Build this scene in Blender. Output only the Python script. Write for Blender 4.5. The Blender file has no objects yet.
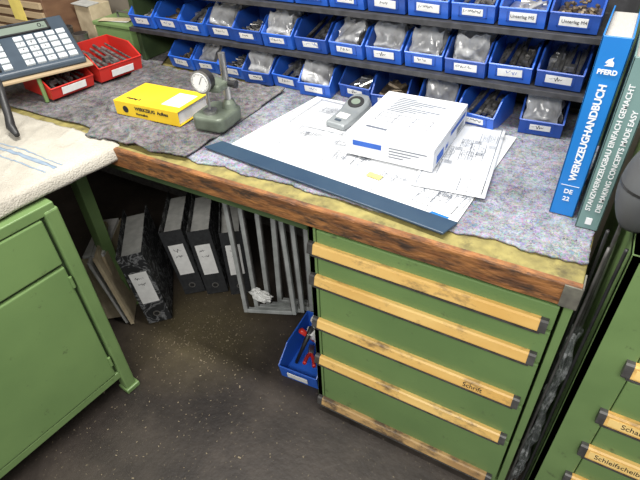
import bpy, math, random
from mathutils import Matrix, Vector, noise, Euler
random.seed(3)
sc=bpy.context.scene
COL=sc.collection
# ------------------------------------------------------------------ materials
def M(name,c1,c2=None,rough=.6,metal=0,scale=20,lo=.35,hi=.65,bump=0,bscale=None,c3=None,s3=3,lo3=.5,hi3=.62,detail=6,alpha=1,stretch=None,spec=.5):
    m=bpy.data.materials.new(name);m.use_nodes=True
    nt=m.node_tree;N=nt.nodes;L=nt.links
    b=N['Principled BSDF'];b.inputs['Roughness'].default_value=rough;b.inputs['Metallic'].default_value=metal
    b.inputs['Specular IOR Level'].default_value=spec
    b.inputs['Alpha'].default_value=alpha
    tc=N.new('ShaderNodeTexCoord');src=tc.outputs['Object']
    if stretch:
        mp=N.new('ShaderNodeMapping');mp.inputs['Scale'].default_value=stretch;L.new(src,mp.inputs['Vector']);src=mp.outputs['Vector']
    if c2 is None: c2=tuple(x*.8 for x in c1)
    n=N.new('ShaderNodeTexNoise');n.inputs['Scale'].default_value=scale;n.inputs['Detail'].default_value=detail
    L.new(src,n.inputs['Vector'])
    r=N.new('ShaderNodeValToRGB');r.color_ramp.elements[0].position=lo;r.color_ramp.elements[1].position=hi
    r.color_ramp.elements[0].color=(*c1,1);r.color_ramp.elements[1].color=(*c2,1)
    L.new(n.outputs['Fac'],r.inputs['Fac']);col=r.outputs['Color']
    if c3:
        n3=N.new('ShaderNodeTexNoise');n3.inputs['Scale'].default_value=s3;n3.inputs['Detail'].default_value=8;n3.inputs['Roughness'].default_value=.7
        L.new(src,n3.inputs['Vector'])
        r3=N.new('ShaderNodeValToRGB');r3.color_ramp.elements[0].position=lo3;r3.color_ramp.elements[1].position=hi3
        L.new(n3.outputs['Fac'],r3.inputs['Fac'])
        mx=N.new('ShaderNodeMix');mx.data_type='RGBA';L.new(r3.outputs['Color'],mx.inputs[0])
        L.new(col,mx.inputs[6]);mx.inputs[7].default_value=(*c3,1);col=mx.outputs[2]
    L.new(col,b.inputs['Base Color'])
    if bump:
        nb=N.new('ShaderNodeTexNoise');nb.inputs['Scale'].default_value=bscale or scale*2;nb.inputs['Detail'].default_value=5
        L.new(src,nb.inputs['Vector'])
        bp=N.new('ShaderNodeBump');bp.inputs['Strength'].default_value=bump;bp.inputs['Distance'].default_value=.004
        L.new(nb.outputs['Fac'],bp.inputs['Height']);L.new(bp.outputs['Normal'],b.inputs['Normal'])
    return m
def felt_mat(name,dark,light,amt=.45,soil=.7):
    m=bpy.data.materials.new(name);m.use_nodes=True
    nt=m.node_tree;N=nt.nodes;L=nt.links;b=N['Principled BSDF'];b.inputs['Roughness'].default_value=.95
    b.inputs['Specular IOR Level'].default_value=.1
    tc=N.new('ShaderNodeTexCoord')
    v=N.new('ShaderNodeTexVoronoi');v.inputs['Scale'].default_value=130
    nz=N.new('ShaderNodeTexNoise');nz.inputs['Scale'].default_value=60
    L.new(tc.outputs['Object'],nz.inputs['Vector'])
    ad=N.new('ShaderNodeMix');ad.data_type='RGBA';ad.inputs[0].default_value=.10
    L.new(tc.outputs['Object'],ad.inputs[6]);L.new(nz.outputs['Color'],ad.inputs[7]);L.new(ad.outputs[2],v.inputs['Vector'])
    hs=N.new('ShaderNodeHueSaturation');hs.inputs['Saturation'].default_value=.62;hs.inputs['Value'].default_value=.8
    L.new(v.outputs['Color'],hs.inputs['Color'])
    n=N.new('ShaderNodeTexNoise');n.inputs['Scale'].default_value=42;n.inputs['Detail'].default_value=10;n.inputs['Roughness'].default_value=.75
    L.new(tc.outputs['Object'],n.inputs['Vector'])
    r=N.new('ShaderNodeValToRGB');r.color_ramp.elements[0].position=.40;r.color_ramp.elements[1].position=.62
    r.color_ramp.elements[0].color=(*dark,1);r.color_ramp.elements[1].color=(*light,1)
    L.new(n.outputs['Fac'],r.inputs['Fac'])
    mx=N.new('ShaderNodeMix');mx.data_type='RGBA';mx.inputs[0].default_value=amt
    L.new(r.outputs['Color'],mx.inputs[6])
    ml=N.new('ShaderNodeMix');ml.data_type='RGBA';ml.blend_type='MULTIPLY';ml.inputs[0].default_value=1
    L.new(hs.outputs['Color'],ml.inputs[6]);ml.inputs[7].default_value=(*[min(1,x*1.7) for x in light],1)
    L.new(ml.outputs[2],mx.inputs[7])
    nl=N.new('ShaderNodeTexNoise');nl.inputs['Scale'].default_value=5;nl.inputs['Detail'].default_value=4
    L.new(tc.outputs['Object'],nl.inputs['Vector'])
    rl=N.new('ShaderNodeValToRGB');rl.color_ramp.elements[0].position=.35;rl.color_ramp.elements[1].position=.6
    rl.color_ramp.elements[0].color=(soil,soil,soil,1);rl.color_ramp.elements[1].color=(1,1,1,1)
    L.new(nl.outputs['Fac'],rl.inputs['Fac'])
    mz=N.new('ShaderNodeMix');mz.data_type='RGBA';mz.blend_type='MULTIPLY';mz.inputs[0].default_value=1
    L.new(mx.outputs[2],mz.inputs[6]);L.new(rl.outputs['Color'],mz.inputs[7])
    L.new(mz.outputs[2],b.inputs['Base Color'])
    bp=N.new('ShaderNodeBump');bp.inputs['Strength'].default_value=.9;bp.inputs['Distance'].default_value=.004
    L.new(n.outputs['Fac'],bp.inputs['Height']);L.new(bp.outputs['Normal'],b.inputs['Normal'])
    return m
def floor_mat():
    m=M('floor_dirty',(.030,.024,.020),(.056,.045,.037),rough=.5,scale=6,bump=.3,bscale=60,c3=(.013,.010,.009),s3=2.6,lo3=.42,hi3=.66)
    nt=m.node_tree;N=nt.nodes;L=nt.links;b=N['Principled BSDF'];b.inputs['Specular IOR Level'].default_value=.35
    src=b.inputs['Base Color'].links[0].from_socket
    tc=N.new('ShaderNodeTexCoord')
    v=N.new('ShaderNodeTexNoise');v.inputs['Scale'].default_value=90;v.inputs['Detail'].default_value=4
    L.new(tc.outputs['Object'],v.inputs['Vector'])
    r=N.new('ShaderNodeValToRGB');r.color_ramp.elements[0].position=.65;r.color_ramp.elements[1].position=.76
    L.new(v.outputs['Fac'],r.inputs['Fac'])
    mx=N.new('ShaderNodeMix');mx.data_type='RGBA';L.new(r.outputs['Color'],mx.inputs[0]);L.new(src,mx.inputs[6]);mx.inputs[7].default_value=(.17,.14,.09,1)
    sp=N.new('ShaderNodeVectorMath');sp.operation='DISTANCE';sp.inputs[1].default_value=(-1.16,.93,0)
    L.new(tc.outputs['Object'],sp.inputs[0])
    mr=N.new('ShaderNodeMapRange');mr.inputs['From Min'].default_value=.36;mr.inputs['From Max'].default_value=.05;mr.inputs['To Max'].default_value=1.0
    L.new(sp.outputs['Value'],mr.inputs['Value'])
    n2=N.new('ShaderNodeTexNoise');n2.inputs['Scale'].default_value=13;n2.inputs['Detail'].default_value=9;n2.inputs['Roughness'].default_value=.8
    L.new(tc.outputs['Object'],n2.inputs['Vector'])
    mm=N.new('ShaderNodeMath');mm.operation='MULTIPLY';L.new(mr.outputs['Result'],mm.inputs[0]);L.new(n2.outputs['Fac'],mm.inputs[1])
    m2=N.new('ShaderNodeMix');m2.data_type='RGBA';L.new(mm.outputs[0],m2.inputs[0]);L.new(mx.outputs[2],m2.inputs[6]);m2.inputs[7].default_value=(.16,.13,.065,1)
    L.new(m2.outputs[2],b.inputs['Base Color'])
    return m
def marble_mat():
    m=bpy.data.materials.new('marbled_board');m.use_nodes=True
    nt=m.node_tree;N=nt.nodes;L=nt.links;b=N['Principled BSDF'];b.inputs['Roughness'].default_value=.7
    tc=N.new('ShaderNodeTexCoord');n=N.new('ShaderNodeTexNoise');n.inputs['Scale'].default_value=18;n.inputs['Detail'].default_value=5;n.inputs['Distortion'].default_value=1.4
    L.new(tc.outputs['Object'],n.inputs['Vector'])
    r=N.new('ShaderNodeValToRGB');e=r.color_ramp.elements;e[0].position=.45;e[0].color=(.010,.011,.012,1);e[1].position=.50;e[1].color=(.20,.205,.21,1)
    x=e.new(.55);x.color=(.012,.013,.015,1)
    L.new(n.outputs['Fac'],r.inputs['Fac']);L.new(r.outputs['Color'],b.inputs['Base Color'])
    return m
GREEN=M('green_paint',(.180,.282,.104),(.145,.235,.085),rough=.36,scale=6,c3=(.05,.06,.032),s3=20,lo3=.60,hi3=.72,bump=.04)
GREEN2=M('green_paint_panel',(.178,.285,.102),(.145,.240,.086),rough=.34,scale=4,c3=(.06,.075,.038),s3=24,lo3=.62,hi3=.74,bump=.04)
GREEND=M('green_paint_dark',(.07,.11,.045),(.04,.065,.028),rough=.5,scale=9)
WOODE=M('wood_edge',(.35,.150,.046),(.18,.070,.024),rough=.6,scale=26,c3=(.05,.030,.020),s3=34,lo3=.46,hi3=.64,bump=.9,bscale=90,stretch=(.4,1,1.6))
OLIVE=M('olive_top',(.33,.28,.095),(.20,.17,.06),rough=.55,scale=30,c3=(.09,.075,.035),s3=14,lo3=.50,hi3=.68,bump=.3)
YEL=M('yellow_grip',(.84,.56,.19),(.72,.43,.12),rough=.42,scale=10,c3=(.17,.11,.06),s3=26,lo3=.54,hi3=.72,stretch=(.5,1,1))
YELW=M('yellow_grip_worn',(.62,.40,.16),(.40,.24,.10),rough=.55,scale=14,c3=(.12,.08,.05),s3=18,lo3=.46,hi3=.60,stretch=(.5,1,1))
STEEL=M('steel',(.42,.42,.41),(.28,.28,.28),rough=.35,metal=.9,scale=30)
STEELD=M('dark_steel',(.10,.097,.093),(.055,.052,.05),rough=.5,metal=.3,scale=40)
CAPS=M('dull_olive_steel',(.17,.165,.13),(.10,.095,.08),rough=.6,scale=40)
SHELF=M('shelf_steel',(.055,.055,.06),(.03,.03,.032),rough=.5,metal=.2,scale=40)
ALU=M('aluminium',(.52,.54,.53),(.34,.36,.35),rough=.4,metal=.35,scale=18)
BLUE=M('blue_plastic',(.026,.125,.58),(.020,.10,.48),rough=.32,scale=6)
BLUED=M('blue_plastic_deep',(.018,.08,.38),(.014,.06,.32),rough=.4,scale=6)
RED=M('red_plastic',(.62,.035,.025),(.5,.025,.018),rough=.35,scale=6)
WHITE=M('white_card',(.76,.77,.78),(.71,.72,.74),rough=.8,scale=5)
PAPER=M('drawing_paper',(.68,.69,.70),(.54,.57,.61),rough=.7,scale=4,c3=(.46,.46,.45),s3=6,lo3=.48,hi3=.78)
PAPER2=M('drawing_paper_light',(.76,.77,.78),(.66,.68,.70),rough=.7,scale=4)
LABEL=M('label_paper',(.80,.80,.78),(.70,.70,.68),rough=.7,scale=40)
LABELG=M('label_dingy',(.50,.50,.47),(.38,.38,.36),rough=.8,scale=30)
PAGES=M('book_pages',(.42,.41,.38),(.34,.33,.31),rough=.8,scale=80,stretch=(20,1,1))
INK=M('ink_black',(.015,.015,.02),rough=.6)
INKG=M('ink_grey',(.13,.15,.19),rough=.7)
INKB=M('ink_blue',(.03,.12,.5),rough=.7)
NAVY=M('slate_blue_plastic',(.020,.045,.085),(.030,.060,.10),rough=.35,scale=9)
BLK=M('black_plastic',(.014,.014,.015),(.025,.025,.026),rough=.45,scale=30)
BINDER=M('binder_board',(.014,.015,.017),(.028,.030,.032),rough=.65,scale=60)
MARB=marble_mat()
FELT=felt_mat('felt_blanket',(.045,.050,.068),(.36,.37,.42),.5,.62)
FELT2=felt_mat('felt_blanket_dark',(.034,.032,.033),(.27,.255,.26),.4,.55)
CLOTH=M('linen_cloth',(.54,.51,.44),(.42,.395,.335),rough=.95,scale=7,c3=(.28,.255,.21),s3=3.2,lo3=.46,hi3=.78,bump=1,bscale=200)
STRIPE=M('cloth_stripe',(.20,.27,.36),(.28,.34,.40),rough=.95,scale=40)
FLOOR=floor_mat()
WALL=M('wall_plaster',(.30,.26,.20),(.22,.19,.15),rough=.85,scale=6,bump=.2)
WOODB=M('brown_wood',(.20,.11,.06),(.12,.06,.035),rough=.6,scale=9,stretch=(.3,1,3))
WOODL=M('light_wood',(.50,.39,.24),(.38,.28,.17),rough=.6,scale=12,stretch=(.3,1,3))
CARD=M('card_beige',(.56,.47,.31),(.42,.34,.22),rough=.8,scale=25)
YELB=M('yellow_card',(.85,.60,.03),(.78,.52,.02),rough=.5,scale=6)
NOTE=M('sticky_note',(.85,.70,.18),rough=.8)
GRAYP=M('slate_plastic',(.055,.078,.105),(.04,.058,.08),rough=.4,scale=12)
RUBBER=M('grey_rubber',(.085,.09,.095),(.06,.062,.065),rough=.6,scale=14)
GRAYL=M('silver_plastic',(.30,.325,.335),(.22,.24,.25),rough=.35,metal=.2,scale=12)
KEYL=M('key_light',(.62,.66,.68),(.54,.58,.60),rough=.4,scale=12)
LCD=M('lcd_glass',(.20,.24,.20),(.16,.20,.16),rough=.15,scale=8)
TEAL=M('teal_cover',(.17,.275,.265),(.14,.24,.23),rough=.35,scale=5)
BOOKB=M('blue_cover',(.014,.19,.56),(.012,.16,.5),rough=.3,scale=5)
CAST=M('cast_green_grey',(.17,.20,.155),(.10,.12,.09),rough=.4,scale=16,metal=.2)
DIALW=M('dial_white',(.80,.80,.76),(.74,.74,.70),rough=.4,scale=10)
BAG=M('clear_bag',(.66,.67,.68),(.30,.30,.30),rough=.10,scale=14,lo=.42,hi=.6,bump=.6,bscale=26,spec=1,alpha=.58)
PARTS=M('small_metal_parts',(.30,.29,.28),(.08,.08,.075),rough=.35,metal=.6,scale=60)
PARTSL=M('bright_metal_parts',(.55,.55,.54),(.3,.3,.3),rough=.3,metal=.7,scale=60)
BRASS=M('brassy_parts',(.22,.17,.11),(.07,.055,.04),rough=.4,metal=.5,scale=60)
FILM=M('plastic_film',(.20,.22,.22),(.80,.83,.84),rough=.10,scale=40,bump=1,bscale=50,lo=.50,hi=.64,spec=1,alpha=.38)
DIRT=M('dirt_chip',(.27,.225,.15),(.17,.13,.085),rough=.9)
WFILM=M('crumpled_paper',(.72,.72,.70),(.6,.6,.58),rough=.8,bump=.6,bscale=60)
CREAM=M('cream_label',(.86,.62,.24),(.76,.52,.17),rough=.6,scale=20)
# ------------------------------------------------------------------ geometry
def gbox(x0,x1,y0,y1,z0,z1):
    v=[(x0,y0,z0),(x1,y0,z0),(x1,y1,z0),(x0,y1,z0),(x0,y0,z1),(x1,y0,z1),(x1,y1,z1),(x0,y1,z1)]
    return v,[(0,3,2,1),(4,5,6,7),(0,1,5,4),(1,2,6,5),(2,3,7,6),(3,0,4,7)]
def gtube(pts,r,seg=10,caps=True):
    pts=[Vector(p) for p in pts];rs=r if isinstance(r,(list,tuple)) else [r]*len(pts)
    v=[];f=[];up=None
    for i,p in enumerate(pts):
        d=(pts[min(i+1,len(pts)-1)]-pts[max(i-1,0)]).normalized()
        if up is None: up=d.orthogonal().normalized()
        a=(up-d*up.dot(d)).normalized();b=d.cross(a);up=a
        for k in range(seg):
            t=2*math.pi*k/seg;v.append(tuple(p+(a*math.cos(t)+b*math.sin(t))*rs[i]))
    for i in range(len(pts)-1):
        for k in range(seg):
            f.append((i*seg+k,i*seg+(k+1)%seg,(i+1)*seg+(k+1)%seg,(i+1)*seg+k))
    if caps: f.append(tuple(reversed(range(seg))));f.append(tuple((len(pts)-1)*seg+k for k in range(seg)))
    return v,f
def gprism(poly,x0,x1):
    n=len(poly);v=[(x0,y,z) for y,z in poly]+[(x1,y,z) for y,z in poly]
    f=[tuple(range(n)),tuple(reversed(range(n,2*n)))]+[(i,i+n,(i+1)%n+n,(i+1)%n) for i in range(n)]
    return v,f
def gpoly(poly,z0,z1):
    n=len(poly);v=[(x,y,z0) for x,y in poly]+[(x,y,z1) for x,y in poly]
    f=[tuple(reversed(range(n))),tuple(range(n,2*n))]+[(i,(i+1)%n,(i+1)%n+n,i+n) for i in range(n)]
    return v,f
def xf(g,mat): return [tuple(mat@Vector(p)) for p in g[0]],g[1]
def meshof(name,geos,mat,smooth=False):
    V=[];F=[]
    for v,f in geos:
        o=len(V);V+=v;F+=[tuple(i+o for i in q) for q in f]
    me=bpy.data.meshes.new(name);me.from_pydata(V,[],F);me.materials.append(mat)
    if smooth:
        for p in me.polygons:p.use_smooth=True
    me.update();return me
def put(name,me,parent=None,loc=(0,0,0),rot=(0,0,0)):
    o=bpy.data.objects.new(name,me);o.location=loc;o.rotation_euler=rot
    if parent:o.parent=parent
    COL.objects.link(o);return o
def mk(name,geos,mat,parent=None,loc=(0,0,0),rot=(0,0,0),bevel=0,smooth=False,label=None,seg=2):
    if isinstance(geos,tuple):geos=[geos]
    me=meshof(name,geos,mat,smooth);o=put(name,me,parent,loc,rot)
    if bevel:
        m=o.modifiers.new('b','BEVEL');m.width=bevel;m.segments=seg;m.limit_method='ANGLE'
    if label:o['label']=label
    return o
def empt(name,loc=(0,0,0),rot=(0,0,0)):
    o=bpy.data.objects.new(name,None);o.empty_display_size=.05;o.location=loc;o.rotation_euler=rot;COL.objects.link(o);return o
def tag(o,label,cat,group=None,kind=None):
    o['label']=label;o['category']=cat
    if group:o['group']=group
    if kind:o['kind']=kind
    return o
def struct(o): o['kind']='structure';return o
def text(body,size,mat,parent,loc,rot,name='lettering',ax='LEFT',bold=0):
    cu=bpy.data.curves.new('t','FONT');cu.body=body;cu.size=size;cu.extrude=.0003;cu.align_x=ax;cu.align_y='CENTER';cu.offset=bold
    to=bpy.data.objects.new('t',cu);COL.objects.link(to)
    dg=bpy.context.evaluated_depsgraph_get()
    me=bpy.data.meshes.new_from_object(to.evaluated_get(dg))
    bpy.data.objects.remove(to);me.materials.clear();me.materials.append(mat)
    return put(name,me,parent,loc,rot)
def gscrib(w,h,seed,amp=1):
    rnd=random.Random(seed);n=int(w/h*3.2);pts=[];x=-w/2
    for i in range(n):
        pts.append((x,(rnd.random()-.5)*h*(1 if i%2 else -1)*amp+(h*.35 if i%2 else -h*.35)));x+=w/n
    v=[];f=[];t=h*.09
    for a,b in zip(pts[:-1],pts[1:]):
        if rnd.random()<.12:continue
        k=len(v);v+=[(a[0]-t,0,a[1]),(a[0]+t,0,a[1]),(b[0]+t,0,b[1]),(b[0]-t,0,b[1])];f.append((k,k+1,k+2,k+3))
    return v,f
R=math.radians
# ------------------------------------------------------------------ room
struct(mk('floor',gbox(-3.4,2.2,-1.6,1.75,-.03,0),FLOOR))
struct(mk('wall_back',gbox(-3.4,2.2,1.66,1.76,0,2.7),WALL))
struct(mk('wall_left',gbox(-3.4,-3.3,-1.6,1.66,0,2.7),WALL))
# ------------------------------------------------------------------ main bench
ZT=.862
b=empt('workbench',(-1.1,1.2,0));tag(b,'long workbench with scarred brown wooden edge and olive painted top','workbench')
off=(1.1,-1.2,0)
mk('bench_top',gbox(-2.9,.076,.828,1.62,.812,ZT),OLIVE,b,off,bevel=.003)
v=[];f=[];nx=260
def chip(x): 
    q=noise.noise(Vector((x*31,4,0)));return max(0,q-.25)*.012
for i in range(nx+1):
    x=-1.9+1.976*i/nx
    w=noise.noise(Vector((x*9,0,0)))*.0015
    for (y,z) in ((.829,.806),(.815+w,.8065),(.815+w,.8585-chip(x)),(.817+w+chip(x)*.5,.8625-chip(x)*.5),(.829,.8632)): v.append((x,y,z))
for i in range(nx):
    for k in range(4):
        a=i*5+k;f.append((a,a+5,a+6,a+1))
mk('edge_board',(v,f),WOODE,b,off,label='worn orange-brown wooden edge board')
mk('corner_plate',[gbox(.046,.0785,.811,.8145,.808,.862),gbox(.0765,.0795,.812,.86,.808,.862)],CAPS,b,off,label='small dull grey olive corner plate')
mk('support_rail',gbox(-2.2,-.56,.86,.90,.75,.811),GREEND,b,off)
mk('support_rail',gbox(-2.2,.06,1.5,1.54,.75,.811),GREEND,b,off)
mk('rear_panel',gbox(-2.8,-.56,1.60,1.612,.02,.811),STEELD,b,off)
for x,y in ((-1.52,.875),(-1.52,1.52),(.05,1.52),(-2.75,1.52)):
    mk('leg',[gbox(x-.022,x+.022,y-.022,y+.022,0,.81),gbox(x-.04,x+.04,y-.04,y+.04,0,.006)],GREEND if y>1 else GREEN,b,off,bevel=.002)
# ------------------------------------------------------------------ drawer cabinets
def cabinet(x0,x1,yf,yb,top,bounds,labels,title,hz,hl=.010,hr=.045,insert=False):
    c=empt('drawer_cabinet',((x0+x1)/2,yf,0));tag(c,title,'drawer cabinet')
    o=(-(x0+x1)/2,-yf,0)
    t=.018
    mk('body',[gbox(x0,x0+t,yf,yb,0,top),gbox(x1-t,x1,yf,yb,0,top),gbox(x0,x1,yb-.01,yb,0,top),gbox(x0,x1,yf,yb,top-.016,top),gbox(x0,x1,yf+.004,yb,0,.02),gbox(x0,x0+hl+.012,yf,yf+.02,0,top)],GREEN,c,o,bevel=.002)
    for i,(za,zb) in enumerate(bounds):
        d=empt('drawer',(0,0,0));d.parent=c
        xa0=x0+hl+.014
        mk('drawer_front',gbox(xa0,x1-.024,yf+.001,yf+.022,za+.004,zb-.004),GREEN2,d,o,bevel=.003)
        mk('drawer_box',gbox(xa0+.006,x1-.03,yf+.022,yb-.04,za+.01,zb-.02),GREEND,d,o)
        z=hz[i];h=.0155 if not insert else .018
        prof=[(yf+.001,z-h),(yf-.010,z-h),(yf-.0175,z-h+.003),(yf-.0175,z-h+.006),(yf-.0125,z+h-.003),(yf-.008,z+h),(yf+.001,z+h)]
        mk('handle',gprism(prof,x0+hl+.004,x1-hr),YELW if (i==4 and len(bounds)==5) else YEL,d,o,label='long worn yellow label strip grip' if i!=4 else 'long brown scuffed yellow grip')
        for xa,xb in ((x0+hl-.006,x0+hl+.010),(x1-hr-.006,x1-hr+.010)):
            mk('end_cap',gprism([(p-.0012,z+(q-z)*1.08) for p,q in prof],xa,xb),STEELD,d,o)
        mk('grip_rail',gbox(x0+hl+.004,x1-hr,yf-.0185,yf-.002,z-h-.0035,z-h),STEELD,d,o)
        an=math.atan2(.005,2*h-.009)
        if insert: mk('label_insert',gbox(-.0,.30,-.0004,.0004,-.0105,.0105),CREAM,d,(o[0]+x0+hl+.016,-.0156,z),(-an,0,0))
        if labels[i]:
            text(labels[i][0],.019,INK,d,(o[0]+x0+labels[i][1],-.0163,z),(R(90)-an,0,0),name='handwriting')
    return c
cabinet(-.545,.078,.84,1.5,.80,[(.700,.780),(.590,.700),(.420,.590),(.252,.420),(.024,.252)],
 [None,None,('Schrift',.45),None,None],'green steel drawer cabinet with five worn yellow grips',[.722,.612,.440,.270,.048])
cabinet(.130,.80,.84,1.5,.95,[(.80,.925),(.64,.80),(.475,.64),(.335,.475),(.19,.335),(.03,.19)],
 [None,('Senker',.128),('Schablonen',.118),('Schleifscheiben',.104),None,None],'tall green drawer cabinet with handwritten cream yellow label grips',[.825,.680,.510,.368,.225,.06],hl=.076,insert=True)
# ------------------------------------------------------------------ left bench
lb=empt('workbench',(-1.18,.59,0),(0,0,R(-6)));tag(lb,'green steel workbench cabinet with cloth covered top','workbench')
mk('bench_top',gbox(-1.05,-.06,-1.1,.195,.822,.858),WOODB,lb,bevel=.003)
mk('body',[gbox(-.8,-.015,-1.05,-.03,.10,.80)],GREEND,lb)
mk('frame_rail',gbox(-.75,.0,-1.05,.0,.788,.818),GREEN,lb,bevel=.003)
mk('frame_rail',gbox(-.75,-.002,-1.05,0,.085,.115),GREEN,lb,bevel=.003)
mk('leg',gbox(-.035,.004,-.035,.006,0,.80),GREEN,lb,bevel=.006)
mk('foot',gbox(-.04,.012,-.04,.014,0,.02),GREEN,lb,bevel=.004)
mk('leg',gbox(-.79,-.75,-.035,.006,0,.80),GREEND,lb,bevel=.004)
mk('drawer',gbox(-.016,.001,-.50,-.045,.63,.783),GREEN2,lb,bevel=.004)
mk('drawer',gbox(-.016,.001,-1.0,-.51,.63,.783),GREEN2,lb,bevel=.004)
mk('door',gbox(-.016,.001,-.50,-.045,.12,.618),GREEN2,lb,bevel=.004)
mk('door',gbox(-.016,.001,-1.0,-.51,.12,.618),GREEN2,lb,bevel=.004)
for za in (.54,.17): mk('hinge',gtube([(.003,-.045,za),(.003,-.045,za+.04)],.005),GREEN,lb)
# ------------------------------------------------------------------ cloth helpers
def sheet(name,fn,nu,nv,mat,thick,smooth=True):
    v=[];f=[]
    for j in range(nv+1):
        for i in range(nu+1): v.append(fn(i/nu,j/nv))
    for j in range(nv):
        for i in range(nu):
            a=j*(nu+1)+i;f.append((a,a+1,a+nu+2,a+nu+1))
    o=mk(name,(v,f),mat,smooth=smooth)
    m=o.modifiers.new('s','SOLIDIFY');m.thickness=thick;m.offset=1
    return o
def bil(c,u,v):
    a,b_,d,e=c
    return ((a[0]*(1-u)+b_[0]*u)*(1-v)+(e[0]*(1-u)+d[0]*u)*v,(a[1]*(1-u)+b_[1]*u)*(1-v)+(e[1]*(1-u)+d[1]*u)*v)
def ns(x,y,s,k=0): return noise.noise(Vector((x*s,y*s,k)))
def blanket(c,amp,z0,k,edge=.008):
    def fn(u,v):
        x,y=bil(c,u,v)
        e=min(u,1-u,v,1-v)
        w=max(0,1-e*14)
        x+=ns(x,y,14,k)*edge*w+ns(x,y,70,k)*.004*w;y+=ns(x,y,14,k+5)*edge*w+ns(x,y,70,k+5)*.005*w
        z=z0+(abs(ns(x,y,7,k))+.3*abs(ns(x,y,21,k+2)))*amp
        if x>-.16 and y<.99: z+=.010*max(0,ns(x,y,9,k+3))+.005*max(0,ns(x,y,22,k+3))
        return (x,y,z)
    return fn
tag(sheet('felt_blanket',blanket([(-1.0,.862),(.074,.886),(.074,1.60),(-1.0,1.60)],.002,.8635,1,.014),190,130,FELT,.005),
    'mottled grey recycled felt blanket covering the workbench','blanket')
def bl2(u,v):
    x,y=bil([(-1.30,.832),(-.935,.850),(-.935,1.36),(-1.62,1.36)],u,v)
    q=max(0,min(1,(abs(x+1.12)-.22)/.06)) if .96<y<1.22 else 1
    if y<=.985: q=min(1,max(0,(.985-y)/.03)) if abs(x+1.12)<.26 else 1
    z=.870+(abs(ns(x,y,6,3))*.028+abs(ns(x,y,15,2))*.014)*q
    d=abs((x+1.02)*.75-(y-.90)*.65);z+=.022*math.exp(-(d/.016)**2)*max(0,1-abs(y-.90)/.07)
    d=abs((x+1.20)*.45+(y-.90)*.9);z+=.018*math.exp(-(d/.014)**2)*max(0,1-abs(x+1.2)/.12)
    y+=(ns(x,y,9,4)*.018+ns(x,y,50,4)*.006)*(1-v)
    return (x,y,z)
tag(sheet('felt_blanket',bl2,110,120,FELT2,.005),'rumpled dark grey felt blanket piece folded at the bench corner','blanket')
def bl3(u,v):
    x,y=bil([(-2.2,.875),(-1.315,.875),(-1.63,1.60),(-2.5,1.60)],u,v)
    return (x+ns(x,y,9,6)*.01,y+ns(x,y,9,7)*.01,.864+abs(ns(x,y,5,8))*.010)
tag(sheet('felt_blanket',bl3,80,70,FELT2,.004),'dark speckled felt blanket lying beside the cloth','blanket')
LT=.990;L1=.955
def cl(u,v):
    y=-.35+1.190*v
    s=u*LT
    xe=-1.190-.125*(.82-y)+.004*ns(0,y,6,1)
    wr=ns(0,y,11,9)
    if s<L1: x=xe-(L1-s);z=.864
    else: x=xe+.004+.008*math.sin(min(1,(s-L1)/.03)*1.5)*(1+wr);z=.864-(s-L1)*(1+.15*ns(0,y,8,2))
    if s<L1:
        z+=abs(ns(x,y,5,11))*.008+.4*abs(ns(x,y,14,12))*.006
        cr=abs(ns(x*1.0+y*.7,y*.5-x*.4,9,21));z+=.004*max(0,1-cr*9)
        if s>L1-.03: z-= ((s-L1+.03)/.03)**2*.004
    yy=y+(.006*ns(x,y,5,14)+.003*ns(x,y,40,14))*v
    return (x,yy,z)
clo=empt('linen_cloth',(-1.6,.4,.866));tag(clo,'beige grey terry cloth with blue stripes on the green bench','cloth')
c1=sheet('fabric',cl,150,170,CLOTH,.006);c1.parent=clo;c1.location=(1.6,-.4,-.866)
def stripe(v0,wd):
    def fn(u,v):
        p=cl(.15+u*.80,v0+wd*v);return (p[0],p[1],p[2]+.0066)
    return fn
for v0,wd in ((.842,.010),(.862,.004),(.822,.004),(.60,.006)):
    s=sheet('stripe',stripe(v0,wd),120,2,STRIPE,.0004);s.parent=clo;s.location=(1.6,-.4,-.866)
# ------------------------------------------------------------------ bin rack
rk=empt('storage_rack',(-.8,1.5,ZT));tag(rk,'dark steel bin rack with rows of blue bins','rack')
ro=(.8,-1.5,-ZT)
XL=-1.64
for z in (1.003,1.146):
    mk('shelf',[gbox(XL,.03,1.375,1.62,z-.004,z),gbox(XL,.03,1.37,1.376,z-.013,z+.002)],SHELF,rk,ro,bevel=.001)
mk('back_panel',gbox(XL,.03,1.62,1.632,.87,1.5),SHELF,rk,ro)
for x in (XL,.03):
    mk('post',gbox(x-.004,x+.018,1.40,1.632,.8705,1.5),GREEND,rk,ro,bevel=.002)
def bin_geo(w,d,h,lip=.52,fs=.012):
    prof=[(fs,0),(0,h*lip),(d*.30,h),(d,h),(d,0)]
    t=.0028;g=[]
    for s in(-1,1):
        x0,x1=(s*w/2,s*(w/2-t)) ;g.append(gprism(prof,min(x0,x1),max(x0,x1)))
    a=w/2-t
    g.append(gbox(-a,a,fs,d,0,t));g.append(gbox(-a,a,d-t,d,t,h))
    g.append(([(-a,fs,0),(a,fs,0),(a,0,h*lip),(-a,0,h*lip),(-a,fs+t,0),(a,fs+t,0),(a,t,h*lip),(-a,t,h*lip)],[(0,1,2,3),(7,6,5,4),(3,2,6,7),(0,4,5,1)]))
    for s in(-1,1):
        x=s*(w/2);g.append(gtube([(x,0,h*lip),(x,d*.30,h),(x,d,h)],.0022,6))
    g.append(gtube([(-w/2,0,h*lip),(w/2,0,h*lip)],.0028,6));g.append(gtube([(-w/2,d,h),(w/2,d,h)],.0022,6))
    return g
BW,BD,BH=.112,.165,.085
bm=[meshof('bin_body',bin_geo(BW,BD,BH),BLUE),meshof('bin_body',bin_geo(BW,BD,BH),BLUED)]
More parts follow.
